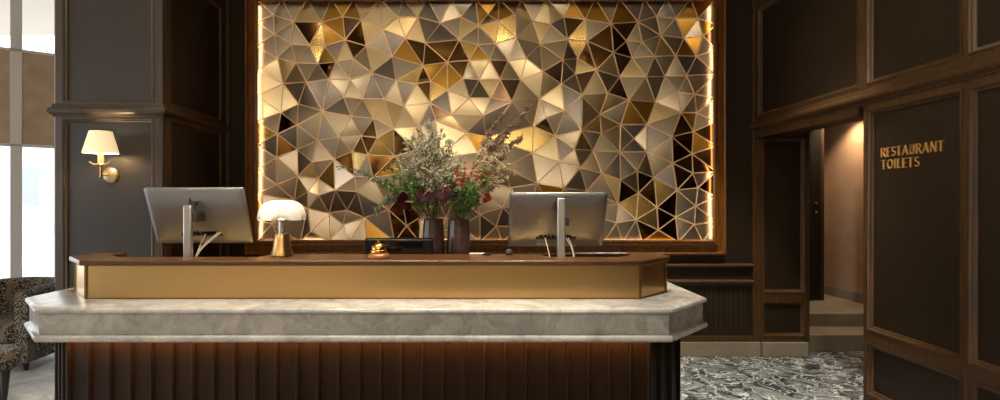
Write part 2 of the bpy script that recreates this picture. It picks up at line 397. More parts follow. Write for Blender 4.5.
# column by the window
col = struct(MB().box(-3.142,XC,YC,YW,0,CEIL).build('column', M['colpanel']))
Tf = lambda v: Vector((v.x, YC-v.z, v.y)); Ts = lambda v: Vector((XC+v.z, v.x, v.y))
fx0, fx1 = -3.142, XC+.022
cells = [(-3.085,-2.415,2.19,3.22),(-3.085,-2.415,.62,2.062),(-3.085,-2.415,.19,.5)]
st = [(fx0,-3.085,0,CEIL),(-2.415,fx1,0,CEIL),(-3.085,-2.415,2.062,2.19),(-3.085,-2.415,.5,.62),(-3.085,-2.415,0,.19),(-3.085,-2.415,3.22,CEIL)]
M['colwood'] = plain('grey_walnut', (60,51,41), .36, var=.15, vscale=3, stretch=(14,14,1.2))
panelled(col, Tf, cells, st, 'panel', M['colpanel'], M['colwood'])
cells = [(YC+.07,4.96,2.19,3.22),(YC+.07,4.96,.62,2.062),(YC+.07,4.96,.19,.5)]
st = [(YC,YC+.07,0,CEIL),(4.96,YW,0,CEIL),(YC+.07,4.96,2.062,2.19),(YC+.07,4.96,.5,.62),(YC+.07,4.96,0,.19),(YC+.07,4.96,3.22,CEIL)]
panelled(col, Ts, cells, st, 'panel', M['panel'], M['wood'])
cr = MB()
path = [(fx0-.0,YW),(fx0-.0,YC-.03),(fx1,YC-.03),(fx1,YW)]
rings = []
for k,(x,y) in enumerate(path):
    sx = -1 if k < 2 else 1
    rings.append([Vector((x+sx*w, y-(w if 0<k<3 else 0), z-.018)) for w,z in CORN])
cr.rings(rings[:3]); cs = MB(); cs.rings(rings[2:]); cs.build('side_cornice_rail', M['wood'], col, smooth=True, angle=40)  # side run in amber walnut stands in for warm light off the mosaic
cr.build('cornice_rail', M['colwood'], col, smooth=True, angle=40)
sk = MB().box(XC,XC+.012,YC,YW,0,CEIL); sk.build('side_panel', M['panel'], col)

# right wall with the doorway
wr = MB().box(XR,XR+.15,-5.2,3.645,0,CEIL).box(XR,XR+.15,3.645,YW,2.035,CEIL)
wr = struct(wr.build('wall_right', M['panel']))
Tr = lambda v: Vector((XR-v.z, v.x, v.y))
ys = [3.605,2.915,2.862,2.20,2.11,1.45,1.36,.70]
cells = []; st = [(3.605,3.645,0,2.09)]
for i in range(0, 8, 2):
    a, b = ys[i+1], ys[i]
    cells += [(a,b,.60,2.05),(a,b,.17,.50),(a,b,2.24,3.22)]
    nx = ys[i+2] if i < 6 else .6
    st += [(nx,a,0,CEIL),(a,b,2.05,2.24),(a,b,.50,.60),(a,b,0,.17),(a,b,3.22,CEIL)]
st += [(3.605,3.70,2.09,CEIL),(3.70,YW,2.035,2.24),(3.70,YW,3.22,CEIL),(5.0,YW,2.24,3.22)]
cells += [(3.70,5.0,2.24,3.22)]
panelled(wr, Tr, cells, st, 'panel', M['panel'], M['wood'])
cr = MB().rings([[Vector((XR-.03-w, y, z)) for w,z in CORN] for y in (-5,YW)])
cr.build('cornice_rail', M['wood'], wr, smooth=True, angle=40)

# passage behind the doorway, two stone steps up
struct(MB().box(XR+.15,4.4,3.3,3.4,0,2.6).build('wall_vestibule', M['plaster']))
struct(MB().box(4.4,4.5,3.3,6.9,0,2.6).build('wall_passage', M['plaster']))
struct(MB().box(3.03,3.13,YW+.16,6.3,0,2.6).build('wall_stair', M['panel']))
struct(MB().box(3.03,4.5,6.9,7.0,0,2.6).build('wall_end', M['plaster']))
struct(MB().box(XR+.15,4.5,3.3,7.0,2.5,2.6).build('ceiling_passage', M['ceilm']))
stp = MB().box(3.13,4.4,5.22,5.60,0,.155); stp.box(3.13,4.4,5.59,6.9,0,.285)
struct(stp.build('floor_steps', M['step'], bevel=.006))
sk = MB().rings([[Vector((4.4,y,z)) for y,z in ((5.6,.285),(6.9,.285),(6.9,.40),(5.6,.40))],[Vector((4.385,y,z)) for y,z in ((5.6,.285),(6.9,.285),(6.9,.40),(5.6,.40))]])
struct(sk.build('baseboard_passage', M['step']))
dr = struct(MB().box(3.13,4.04,6.30,6.345,.29,2.42).build('door_1', M['doorm'], bevel=.004))
MB().box(3.84,3.93,6.27,6.30,.29,2.42).build('door_frame', M['doorm'], dr, bevel=.006)
MB().box(4.03,4.075,6.30,6.37,.29,2.42).build('door_stile', M['wood'], dr, bevel=.004)
h = MB()
for z in (1.42,1.32):
    h.lathe([(.003,0),(.022,0),(.022,-.012),(.014,-.03),(.003,-.03)],(3.965,6.30,z),16,'y')
h.build('door_knob', M['hinge'], dr, smooth=True)

# shopfront glazing on the left
fd = Vector((1.34,1,0)).normalized(); fn = Vector((fd.y,-fd.x,0))       # along the facade, into the room
f0 = Vector((-5.28,6,0))
def Tw(v): return f0+fd*v.x+fn*v.z+Vector((0,0,v.y))
def u_at(px):
    k = (px-PX)/F        # solve x = k*y along the facade line
    return (k*f0.y-f0.x)/(fd.x-k*fd.y)
uA, uB = -5.6, 2.6
wf = MB().box(uA,uB,0,.12,-.08,.08,T=Tw).box(uA,uB,3.95,CEIL,-.08,.08,T=Tw)
wf = struct(wf.build('wall_facade', M['metalgrey']))
w1 = MB()
ms = [u_at(16.5)+ (k*1.0 if k else 0) for k in range(0,3)] + [u_at(16.5)-k*1.0 for k in range(1,6)]
for u in sorted(ms): w1.box(u-.052,u+.052,.12,3.95,-.05,.05,T=Tw)
uj = u_at(56.5); w1.box(uj-.02,uj+.10,.12,3.95,-.05,.05,T=Tw)
w1 = struct(w1.build('window_1', M['metalgrey'], bevel=.004))
MB().box(uA,uB,2.09,3.125,-.03,.04,T=Tw).build('spandrel_panel', M['spandrel'], w1)
MB().box(uA,uB,2.06,2.09,-.05,.05,T=Tw).box(uA,uB,3.125,3.155,-.05,.05,T=Tw).build('transom', M['metalgrey'], w1)
g = MB(); g.add([Tw(Vector((u,v,0))) for u,v in ((uA,.12),(uB,.12),(uB,3.95),(uA,3.95))],[(0,1,2,3)]); g.build('pane', M['glass'], w1)
eA = f0+fd*uA
XL = eA.x
struct(MB().box(XL-.1,XL,-5.2,eA.y,0,.3).box(XL-.1,XL,-5.2,eA.y,3.95,CEIL).build('wall_left', M['metalgrey']))
w2 = MB(); y = -5.0
while y < eA.y: w2.box(XL-.1,XL,y,y+.14,.3,3.95); y += 1.45
w2 = struct(w2.build('window_2', M['metalgrey']))
MB().box(XL-.08,XL-.02,-5.2,eA.y,2.5,2.9).build('transom', M['metalgrey'], w2)
struct(MB().box(-3.265,-3.165,YW,8.2,0,CEIL).build('wall_alcove', M['colpanel']))
wfr = struct(MB().box(XL-.1,6,-5.3,-5.2,0,CEIL).build('wall_front', M['rearm']))
for x0,x1 in ((-8.2,-6.6),(-5.0,-4.1),(-2.9,-1.3),(.4,1.0),(2.0,3.4)):
    MB().box(x0,x1,-5.2,-5.1,0,CEIL).build('added_dark_panel', M['wood'], wfr)  # unseen dark panels added to vary the reflections in brass and mosaic
MB().box(XL,6,-5.2,-5.12,0,.9).build('dado', M['wood'], wfr)
# street outside
struct(MB().box(-40,-3.3,-12,40,-.25,-.15).build('street', M['street']))
b = MB().box(-34,-8,30,33,-.15,9); b = tag(b.build('street_building', M['bld']), 'pale building across the street beyond the glazing', 'building')
for i in range(9):
    for j in range(2): MB().box(-33+i*2.6,-31.6+i*2.6,29.95,30.05,1.2+j*3.6,3.2+j*3.6).build('window', M['bldwin'], b)
for x,y,h,lb in ((-9.6,12,3.4,'slim bollard lamp outside the glazing, the nearer of two'),(-13.4,17,3.6,'slim street lamp further out beyond the glazing')):
    t = thing('street_lamp',lb,'street lamp',(x,y,-.15))
    MB().lathe([(.01,0),(.11,0),(.11,.4),(.06,.5),(.05,h),(.01,h)],(0,0,0),12).build('post',M['bld'],t,smooth=True)
    MB().lathe([(.01,h),(.16,h+.05),(.2,h+.35),(.08,h+.5),(.01,h+.52)],(0,0,0),14).build('lantern',M['bldwin'],t,smooth=True)
# ------------------------------------------------------------------ reception desk
D0 = Vector((-.6,2.7,0))
desk = thing('reception_desk','long reception desk with fluted walnut front, grey marble ledge and brass band','desk',D0)
def dpart(mb, *a, **k):
    o = mb.build(*a, **k); shift(o, D0); return o
MARB = [(-2.233,2.735),(.998,2.735),(1.312,3.055),(1.312,3.95),(-2.548,3.95),(-2.548,3.055)]
mb = MB(); sweep_poly(mb, MARB, [(.10,.736),(.012,.736),(.002,.740),(-.003,.748),(-.003,.757),(.001,.766),(.010,.771),(.02,.773),(.02,.872),(.014,.879),(.004,.884),(0,.892),(.003,.902),(.012,.908),(.022,.91)])
dpart(mb,'marble_ledge', M['marble'], desk, smooth=True, angle=28)
# fluted body
body = [(-2.411,3.90),(-2.411,3.095),(-2.156,2.84),(.92,2.84),(1.183,3.10),(1.183,3.90)]
pts = []
FL = [(0,.016),(.002,.004),(.006,0),(.011,0),(.015,.004),(.017,.016),(.0175,.017),(.085,.017)]
for i in range(len(body)-1):
    a, b = Vector(body[i]), Vector(body[i+1]); L = (b-a).length; n = max(1, round(L/.108)); d = (b-a)/L; nr = Vector((-d.y,d.x))
    for k in range(n):
        for t, w in FL: pts.append(a+d*(k+t/.0872)*L/n+nr*w)
pts.append(Vector(body[-1]))
dpart(MB().prism([(p.x,p.y) for p in pts], .06, .738),'fluted_body', M['flute'], desk, smooth=True, angle=40)
kick = offset_poly([Vector(p) for p in body][::1], .05)
dpart(MB().prism([(-2.36,3.88),(-2.36,3.12),(-2.13,2.90),(.90,2.90),(1.13,3.13),(1.13,3.88)], 0, .062),'toe_kick', M['legblack'], desk)
# light strip tucked under the lip of the ledge
ls = MB().box(-2.15,.915,2.79,2.81,.727,.735)
dpart(ls,'light_strip', M['led2'], desk)
# brass band
BR = [(-2.161,3.0),(.917,3.0),(1.14,3.23),(1.14,3.42),(-2.387,3.42),(-2.387,3.23)]
mb = MB(); sweep_poly(mb, BR, [(0,.91),(0,1.097)])
dpart(mb,'brass_band', M['brass'], desk)
tr = MB()
for x,y in BR[:4]+BR[5:]: tr.box(x-.006,x+.006,y-.006,y+.006,.911,1.095)
mb2 = MB(); sweep_poly(tr, BR, [(-.004,.911),(-.004,.918),(.004,.918)])
dpart(tr,'brass_trim', M['brasstrim'], desk)
TOP = [(-2.178,2.97),(.918,2.97),(1.16,3.205),(1.16,3.43),(.96,3.43),(.96,3.29),(.835,3.17),(.44,3.17),(.40,3.33),(-1.24,3.33),(-1.28,3.17),(-2.09,3.17),(-2.21,3.29),(-2.21,3.43),(-2.41,3.43),(-2.41,3.205)]
dpart(MB().prism(TOP,1.097,1.127),'counter_top', M['top'], desk, smooth=True, bevel=.008, seg=3)
dpart(MB().box(-2.2,.95,3.17,3.93,.95,.98),'work_surface', M['top'], desk, bevel=.004)

# ------------------------------------------------------------------ wall artwork
A0 = Vector((.1,YW,1.05))
art = thing('mosaic_panel','large framed wall panel of triangular gold and bronze plates with raised copper seams','wall art',A0)
def apart(mb,*a,**k):
    o = mb.build(*a,**k); shift(o,A0); return o
Ym = 5.035
pts2 = seam_points()
v2, e2, f2, _, _, _ = delaunay_2d_cdt([Vector(p) for p in pts2],[],[],0,1e-4)
rnd = random.Random(11)
vx = []
for p in v2:
    edge = p.x < L0+1 or p.x > R0-1 or p.y < T0+1 or p.y > B0-1
    w = 0 if edge else rnd.uniform(-.034,.034)
    q = P(p.x,p.y,Ym); 
    if p.x < L0+1: q.x -= .022
    if p.x > R0-1: q.x += .022
    if p.y < T0+1: q.z += .022
    if p.y > B0-1: q.z -= .022
    vx.append(Vector((q.x,Ym-w,q.z)))
cls = ['T']*len(f2)
def inside(x,y,t):
    a,b,c = [v2[i] for i in t]
    d = lambda p,q:(q.x-p.x)*(y-p.y)-(q.y-p.y)*(x-p.x)
    s = [d(a,b),d(b,c),d(c,a)]
    return all(q>=0 for q in s) or all(q<=0 for q in s)
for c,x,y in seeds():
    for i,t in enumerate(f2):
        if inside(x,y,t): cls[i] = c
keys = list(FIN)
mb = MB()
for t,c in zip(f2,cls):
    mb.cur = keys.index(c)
    a,b,cc = [vx[i] for i in t]
    nS = 5; gi = {}; vs_ = []; fs_ = []           # every plate is gently pillowed
    nn = (b-a).cross(cc-a).normalized()
    if nn.y > 0: nn = -nn
    for i in range(nS+1):
        for j in range(nS+1-i):
            l1,l2 = i/nS,j/nS; l3 = 1-l1-l2; gi[i,j] = len(vs_)
            vs_.append(a*l3+b*l1+cc*l2+nn*.0035*(l1*l2+l2*l3+l3*l1)*3)
    for i in range(nS):
        for j in range(nS-i):
            fs_.append((gi[i,j],gi[i+1,j],gi[i,j+1]))
            if i+j < nS-1: fs_.append((gi[i+1,j],gi[i+1,j+1],gi[i,j+1]))
    mb.add(vs_,fs_)
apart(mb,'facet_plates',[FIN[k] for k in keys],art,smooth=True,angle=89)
sm = MB()
for i,j in e2:
    a,b = vx[i],vx[j]; d = (b-a).normalized(); s = d.cross(Vector((0,1,0))).normalized()*.0066; w = Vector((0,-.009,0))
    sm.rings([[p+s,p+s*.6+w,p-s*.6+w,p-s] for p in (a,b)])
apart(sm,'copper_seams',M['seam'],art)
ix0,ix1,iz0,iz1 = -1.996,2.189,1.093,3.286
Ta = lambda v: Vector((v.x,YW-v.z,v.y))
apart(MB().box(ix0-.033,ix1+.033,YW-.004,YW-.001,iz0-.033,iz1+.033),'backing_board',M['black'],art)
fr = MB()
mould(fr,Ta,ix0,ix1,iz0,iz1,[(-.034,0),(-.034,.114),(0,.116),(.001,.122),(-.006,.130),(-.018,.130),(-.024,.118),(-.03,.11),(-.05,.10),(-.058,.08),(-.066,.066),(-.108,.06),(-.114,.068),(-.118,.08),(-.128,.086),(-.138,.08),(-.142,.066),(-.148,.06),(-.152,.03),(-.152,0)])
apart(fr,'frame',M['frame'],art,smooth=True,angle=30)
ld = MB()
for u0,u1,v0,v1 in ((ix0-.032,ix0-.024,iz0,iz1),(ix1+.024,ix1+.032,iz0,iz1)):
    ld.box(u0,u1,YW-.112,YW-.094,v0,v1)
for v0 in (iz0-.032,): ld.box(ix0,ix1,YW-.104,YW-.098,v0,v0+.004)
apart(ld,'light_strip',M['led'],art)

# ------------------------------------------------------------------ lettering on the right wall
def arc(cx,cy,rx,ry,a0,a1,n=10): return [(cx+rx*math.cos(math.radians(a0+(a1-a0)*i/n)),cy+ry*math.sin(math.radians(a0+(a1-a0)*i/n))) for i in range(n+1)]
TK,TN = .125,.055
GL = {'R':(.66,[([(.09,0),(.09,1)],TK),([(.09,.965)]+arc(.32,.74,.24,.225,90,-90)+[(.09,.515)],TN),([(.30,.5),(.66,0)],TK)]),
 'E':(.52,[([(.09,0),(.09,1)],TK),([(.09,.965),(.5,.965)],TN),([(.09,.5),(.43,.5)],TN),([(.09,.035),(.52,.035)],TN)]),
 'S':(.52,[(arc(.27,.74,.21,.225,40,200,9)+arc(.27,.28,.22,.245,110,-150,14),.085)]),
 'T':(.62,[([(.31,0),(.31,1)],TK),([(0,.965),(.62,.965)],TN)]),
 'A':(.74,[([(.0,0),(.37,1)],TN),([(.35,1),(.68,0)],TK),([(.14,.3),(.56,.3)],TN)]),
 'U':(.68,[([(.09,1),(.09,.35)]+arc(.34,.3,.25,.265,180,360)+[(.59,1)],.11),([(.09,1),(.09,.32)],TK)]),
 'N':(.74,[([(.06,0),(.06,1)],TN),([(.08,1),(.66,0)],TK),([(.68,0),(.68,1)],TN)]),
 'O':(.78,[(arc(.39,.5,.33,.465,0,360,24),.085)]),
 'I':(.2,[([(.1,0),(.1,1)],TK)]),
 'L':(.5,[([(.09,0),(.09,1)],TK),([(.09,.035),(.5,.035)],TN)])}
def letters(text,y_start,length,z,h):
    wid = sum(GL[c][0] for c in text)+.2*(len(text)-1); k = length/wid; mb = MB(); u = 0
    for c in text:
        w,strokes = GL[c]
        for pl,t in strokes:
            for (ax,ay),(bx,by) in zip(pl,pl[1:]):
                a = Vector(((u+ax)*k,ay*h)); b = Vector(((u+bx)*k,by*h)); d = (b-a)
                if d.length < 1e-6: continue
                d.normalize(); n = Vector((-d.y,d.x))*t*h*.5; a2 = a-d*t*h*.10; b2 = b+d*t*h*.10
                q = [a2+n,b2+n,b2-n,a2-n]
                mb.rings([[Vector((XR-w_,y_start-p.x,z+p.y)) for p in q] for w_ in (.001,.010)])
        u += w+.2
    return mb
S0 = Vector((XR,3.3,1.65))
sg = thing('wall_sign','raised brass RESTAURANT TOILETS lettering on the dark panelled right wall','sign',S0)
for nm,args in (('word',('RESTAURANT',3.516,.47,1.738,.059)),('word',('TOILETS',3.512,.296,1.66,.059))):
    o = letters(*args).build(nm,M['signm'],sg); shift(o,S0)
# ------------------------------------------------------------------ monitors
WS = .98                                   # work surface level behind the counter
def rrect(w,h,r,n=5):
    out = []
    for cx,cz,a0 in ((w/2-r,h/2-r,0),(-w/2+r,h/2-r,90),(-w/2+r,-h/2+r,180),(w/2-r,-h/2+r,270)):
        for i in range(n+1):
            a = math.radians(a0+90*i/n); out.append((cx+r*math.cos(a),cz+r*math.sin(a)))
    return out
def make_monitor(label,loc,rz,dy,cz,post_top,post_dx,tilt,cables):
    t = thing('computer_monitor',label,'monitor',loc,rz,'monitors behind the reception counter')
    R = Matrix.Translation((0,dy,cz))@Matrix.Rotation(tilt,4,'X')
    def loc_part(mb,name,mat,par,**k):
        mb.v = [tuple(R@Vector(v)) for v in mb.v]; return mb.build(name,mat,par,**k)
    W,H = .614,.380
    def ring(dx,y,dz=0): return [Vector((x*(W-2*dx)/W,y,z*(H-2*dx)/H+dz)) for x,z in rrect(W,H,.014)]
    sh = loc_part(MB().rings([ring(0,.006),ring(0,-.004),ring(.003,-.008),ring(.03,-.014),ring(.10,-.022)]),'shell',M['silver'],t,smooth=True,angle=40)
    loc_part(MB().rings([ring(.0,.006),ring(.0,.010),ring(.002,.011)]),'screen',M['gloss'],t)
    # recessed port strip, label plate, corner mark
    loc_part(MB().box(-.13,.13,-.0245,-.012,-.128,-.110),'port_strip',M['dkgrey'],sh,bevel=.002)
    pm = MB()
    for x in (-.10,-.075,-.05,-.022,.01,.03,.05,.07,.085): pm.box(x-.008,x+.008,-.032,-.022,-.118,-.098)
    loc_part(pm,'plug',M['black'],sh,bevel=.002)
    loc_part(MB().box(.185,.275,-.0135,-.008,-.145,-.115),'label_plate',M['label'],sh)
    loc_part(MB().box(-.275,-.262,-.0125,-.006,-.168,-.152),'corner_mark',M['dkgrey'],sh)
    lg = MB()
    def sl(x,z0,z1,w=.006,s=.34):
        lg.rings([[Vector((x+z*s-w/2,y,z)),Vector((x+z*s+w/2,y,z))] if 0 else [Vector((x+(z)*s+a,y,z)) for z,a in ((z0,-w/2),(z0,w/2),(z1,w/2),(z1,-w/2))] for y in (-.0255,-.021)])
    for x,z0,z1 in ((-.056,.084,.132),(-.040,.084,.110),(-.020,.062,.110),(-.004,.084,.110)): sl(x-.012,z0,z1,.005)
    for x,z in ((-.056,.106),(-.020,.106),(-.020,.084)): lg.box(x-.012+z*.34,x+.004+z*.34,-.0255,-.021,z,z+.004)
    loc_part(lg,'maker_mark',M['logo'],sh)
    # stand
    px = post_dx
    MB().box(px-.024,px+.024,-.016,.016,0.012,post_top).build('stand_post',M['silverpost'],t,smooth=True,bevel=.007,seg=3)
    MB().box(px-.11,px+.11,-.03,.18,0,.014).build('stand_base',M['silverpost'],t,bevel=.004)
    hg = MB(); z = cz-.005; hg.box(px+.005,px+.052,.0,dy-.01,z-.028,z+.028); hg.build('hinge',M['dkgrey'],t,bevel=.004)
    for (x0,z0,x1,sag,dark) in cables:
        a = R@Vector((x0,-.03,z0)); b = Vector((x1,.03,.02)); pts = []
        for i in range(13):
            k = i/12; p = a.lerp(b,k); p.y -= .05*math.sin(PI*k); p.x += sag*math.sin(PI*k); pts.append(p)
        MB().tube(pts,.0028,6).build('cable',M['cabled'] if dark else M['cablew'],t,smooth=True)
    return t
make_monitor('silver monitor seen from behind, left of the white table lamp on the counter',(-1.722,3.265,WS),0,.115,.381,.448,-.012,math.radians(23),
   [(.03,-.11,-.005,.01,0),(.045,-.11,.0,.012,1),(.085,-.11,.01,-.02,1),(.115,-.10,.03,-.05,0),(.13,-.10,.035,-.05,0)])
make_monitor('silver monitor seen from behind on the right of the flower vases',(.524,3.32,WS),.012,.125,.353,.492,.005,math.radians(24),
   [(-.075,-.11,-.045,.0,0),(.075,-.11,.07,.02,0),(.06,-.11,.045,.035,0),(.09,-.11,.055,.03,1)])

# ------------------------------------------------------------------ table lamp
lp = P(282,256,3.235); lp.z = 1.127
t = thing('table_lamp','small brass table lamp with a lit white scalloped dome shade, on the counter','lamp',lp)
MB().lathe([(.002,0),(.064,0),(.066,.004),(.064,.009),(.054,.045),(.047,.09),(.043,.128),(.040,.134),(.002,.136)],(0,0,0),40).build('base',M['lampbody'],t,smooth=True)
MB().lathe([(.002,.134),(.021,.134),(.021,.205),(.028,.21),(.028,.216),(.002,.216)],(0,0,0),24).build('neck',M['silverpost'],t,smooth=True)
rr = []
for r,z in ((.010,.332),(.06,.330),(.095,.318),(.118,.298),(.132,.270),(.138,.240),(.140,.215),(.137,.213),(.130,.240),(.11,.29),(.06,.318),(.010,.322)):
    ring = []
    for k in range(64):
        a = 2*PI*k/64+.2; s = 1-.12*(1-abs(math.sin(2.5*a)))**3*(r/.14); dz = .018*(1-abs(math.sin(2.5*a)))**2*(1 if r>.12 and z<.25 else 0)
        ring.append(Vector((r*s*math.cos(a),r*s*math.sin(a),z+dz)))
    rr.append(ring)
MB().rings(rr).build('shade',M['opal'],t,smooth=True,angle=60)
MB().lathe([(.002,.215),(.02,.22),(.03,.24),(.02,.265),(.002,.27)],(0,0,0),20).build('bulb',M['bulb'],t,smooth=True)

# ------------------------------------------------------------------ service bell
bp = P(378.8,257.8,3.1); bp.z = 1.127
t = thing('service_bell','polished brass call bell on a round copper base, on the counter front edge','bell',bp)
MB().lathe([(.002,0),(.064,0),(.066,.005),(.064,.014),(.057,.024),(.048,.030),(.002,.031)],(0,0,0),36).build('base',M['copper'],t,smooth=True)
MB().lathe([(.030,.030),(.044,.031),(.049,.036),(.048,.044),(.042,.050),(.044,.052),(.044,.058),(.040,.070),(.030,.080),(.014,.087),(.002,.088)],(0,0,0),36).build('dome',M['gold'],t,smooth=True)
MB().lathe([(.002,.086),(.005,.086),(.005,.096),(.009,.098),(.009,.103),(.004,.107),(.002,.107)],(0,0,0),16).build('plunger',M['gold'],t,smooth=True)

# ------------------------------------------------------------------ dark device, pen, note pad, mouse on the counter
t = thing('desk_console','low glossy black desk console standing behind the call bell','device',Vector((-.478,3.375,WS)))
pr = [(-.02,0),(.16,0),(.16,.09),(.03,.235),(.018,.243),(.005,.243),(-.012,.232)]
MB().rings([[Vector((x,y,z)) for y,z in pr] for x in (-.212,.212)]).build('housing',M['black'],t,smooth=True,bevel=.006,seg=3)
MB().rings([[Vector((x,y,z)) for x,z in ((-.17,.06),(.155,.06),(.155,.222),(-.17,.222))] for y in (-.014,-.0215)]).build('front_panel',M['gloss'],t,bevel=.002)
MB().box(-.09,-.05,-.0245,-.019,.196,.202).build('handle_slot',M['dkgrey'],t)
p0 = P(477,255.3,3.28); p0.z = 1.127
t = tag(MB().tube([Vector((-.045,0,.006)),Vector((.03,.01,.006)),Vector((.05,.012,.006))],.0055,8,).build('pen',M['paper'],None,smooth=True),'short white pen lying on the counter right of the vases','pen'); t.location = p0
p1 = P(487,255.6,3.27); p1.z = 1.127
t = tag(MB().lathe([(.002,0),(.026,0),(.027,.005),(.024,.010),(.002,.012)],(0,0,0),20).build('coaster',M['black'],None,smooth=True),'small black disc lying on the counter beside the white pen','coaster'); t.location = p1
p2 = P(509,254.5,3.29); p2.z = 1.127
mrs = []
for k,(s,z) in enumerate(((.8,0),(1,.006),(1,.016),(.85,.026),(.45,.033),(.05,.035))):
    mrs.append([Vector((.024*s*math.cos(2*PI*i/20),.036*s*math.sin(2*PI*i/20),z)) for i in range(20)])
t = tag(MB().rings(mrs).build('computer_mouse',M['dkgrey'],None,smooth=True),'dark computer mouse on the counter at the foot of the right monitor','mouse'); t.location = p2

# ------------------------------------------------------------------ wall sconce
sp = Vector((-2.743,YC,1.645))
t = thing('wall_sconce','brass wall sconce with a lit cream cone shade on the column','wall lamp',sp)
MB().lathe([(.003,0),(.060,0),(.062,-.006),(.056,-.016),(.040,-.024),(.018,-.030),(.003,-.030)],(0,0,0),32,'y').build('backplate',M['crystal'],t,smooth=True)
ax,ay = .03,-.155
MB().tube([(0,-.02,0),(.0,-.06,0),(ax*.6,-.12,-.002),(ax,ay,.0)],.0075,10).tube([(ax,ay,-.012),(ax,ay,.085)],.006,10).lathe([(.002,-.02),(.009,-.018),(.009,-.01),(.002,-.008)],(ax,ay,0),14).build('arm',M['gold'],t,smooth=True)
dish = MB().lathe([(.004,.060),(.030,.066),(.034,.074),(.022,.084),(.018,.092),(.004,.092)],(ax,ay,0),24)
dish.build('drip_cup',M['gold'],t,smooth=True)
for sgn in (-1,1):
    MB().tube([(ax+sgn*.025,ay,.07),(ax+sgn*.05,ay-.005,.074),(ax+sgn*.078,ay-.01,.092)],.008,8,.004).build('crystal_drop',M['crystal'],t,smooth=True)
MB().lathe([(.002,.092),(.019,.092),(.019,.165),(.002,.165)],(ax,ay,0),20).build('candle_sleeve',M['candle'],t,smooth=True)
MB().lathe([(.111,.154),(.114,.155),(.072,.312),(.069,.312),(.111,.154)],(ax,ay,0),48,cap=False).build('shade',M['shade'],t,smooth=True)

# ------------------------------------------------------------------ armchair and stool
ch = Vector((-4.2,4.92,0))
t = thing('armchair','low tub armchair in black and cream animal-print cloth beside the glazing','chair',ch,.05)
def tub(rx,ry,z0,z1,th,z1f):
    """U-shaped upholstered shell, open to the front (-y)"""
    mb = MB(); path = []
    for i in range(9): path.append((rx,-.36+.42*i/8,0))
    for i in range(1,16):
        a = PI*i/16; path.append((rx*math.cos(a),.06+ry*math.sin(a),1))
    for i in range(9): path.append((-rx,.06-.42*i/8,0))
    rings = []
    for i,(x,y,b) in enumerate(path):
        a = Vector((path[max(0,i-1)][0],path[max(0,i-1)][1])); c = Vector((path[min(len(path)-1,i+1)][0],path[min(len(path)-1,i+1)][1]))
        d = (c-a).normalized(); n = Vector((-d.y,d.x))
        k = i/(len(path)-1); h = z1f+(z1-z1f)*math.sin(PI*min(1,max(0,k)))
        prof = [(0,z0),(th,z0),(th,h-.06)]+[(th/2+th/2*math.cos(q),h-.05+.05*math.sin(q)) for q in (0,.5,1.0,1.57,2.1,2.6,3.14)]+[(0,h-.06)]
        rings.append([Vector((x+n.x*w,y+n.y*w,z)) for w,z in prof])
    return mb.rings(rings)
tub(.385,.30,.075,.72,.105,.685).build('tub_back',M['tweed'],t,smooth=True,angle=60)
MB().box(-.29,.29,-.345,.25,.075,.24).build('seat_base',M['tweed'],t,bevel=.02)
MB().box(-.275,.275,-.375,.24,.24,.405).build('seat_cushion',M['tweed'],t,smooth=True,bevel=.05,seg=4)
for x in (-.33,.33):
    for y in (-.30,.27): MB().lathe([(.002,0),(.017,0),(.026,.08),(.002,.08)],(x,y,0),14).build('leg',M['legblack'],t,smooth=True)
so = P(-18,200,3.78); so.z = 0
t = thing('footstool','dark footstool at the left picture edge, only its black tapered leg in view','stool',so)
MB().lathe([(.002,.27),(.19,.27),(.21,.30),(.21,.37),(.19,.40),(.002,.41)],(0,0,0),32).build('cushion',M['tweed'],t,smooth=True)
for k in range(4):
    a = PI/4+k*PI/2-.75; c,s = math.cos(a),math.sin(a)
    MB().tube([(c*.16,s*.16,.275),(c*.15,s*.15,0)],.03,12,.012).build('leg',M['legblack'],t,smooth=True)
# ------------------------------------------------------------------ vases and flowers
YV = 3.55
k = YV/F
VX = [(433-PX)*k,(458.7-PX)*k]
VT = 1.335
prof = [(.002,0),(.072,0),(.077,.006),(.079,.06),(.078,.16),(.077,.22),(.072,.30),(.068,.345),(.069,.352),(.066,.355),(.063,.350),(.058,.30),(.06,.1),(.002,.03)]
for x,lb,dy in ((VX[0],'plum brown ceramic vase behind the black console, holding the grey-green bouquet',.03),(VX[1],'plum brown ceramic vase right of the other vase, holding the red berry bouquet',0)):
    o = MB().lathe([(r*(.96 if dy else 1.0),z) for r,z in prof],(0,0,0),40).build('flower_vase',M['vase'],None,smooth=True)
    o.location = (x,YV+dy,WS); tag(o,lb,'vase','vases on the reception desk')
R = random.Random(5)
def leaf(mb,p,d,n,L,W):
    d = d.normalized(); s = d.cross(n)
    if s.length < 1e-4: s = d.cross(Vector((1,0,0)))
    s.normalize(); u = s.cross(d).normalized()
    a = p; b = p+d*L*.45+s*W*.5+u*W*.12; c = p+d*L-u*L*.12; e = p+d*L*.45-s*W*.5+u*W*.12; m = p+d*L*.5-u*W*.06
    mb.add([a,b,c,e,m],[(0,1,4),(1,2,4),(2,3,4),(3,0,4)])
def rv(): return Vector((R.uniform(-1,1),R.uniform(-1,1),R.uniform(-1,1)))
def blob(mb,p,r):
    mb.add([p+Vector(q)*r for q in ((1,0,0),(-1,0,0),(0,1,0),(0,-1,0),(0,0,1),(0,0,-1))],[(0,2,4),(2,1,4),(1,3,4),(3,0,4),(2,0,5),(1,2,5),(3,1,5),(0,3,5)])
def curve(a,b,bend,n=10):
    c = (a+b)/2+bend; return [a*(1-t)**2+c*2*t*(1-t)+b*t*t for t in [i/n for i in range(n+1)]]
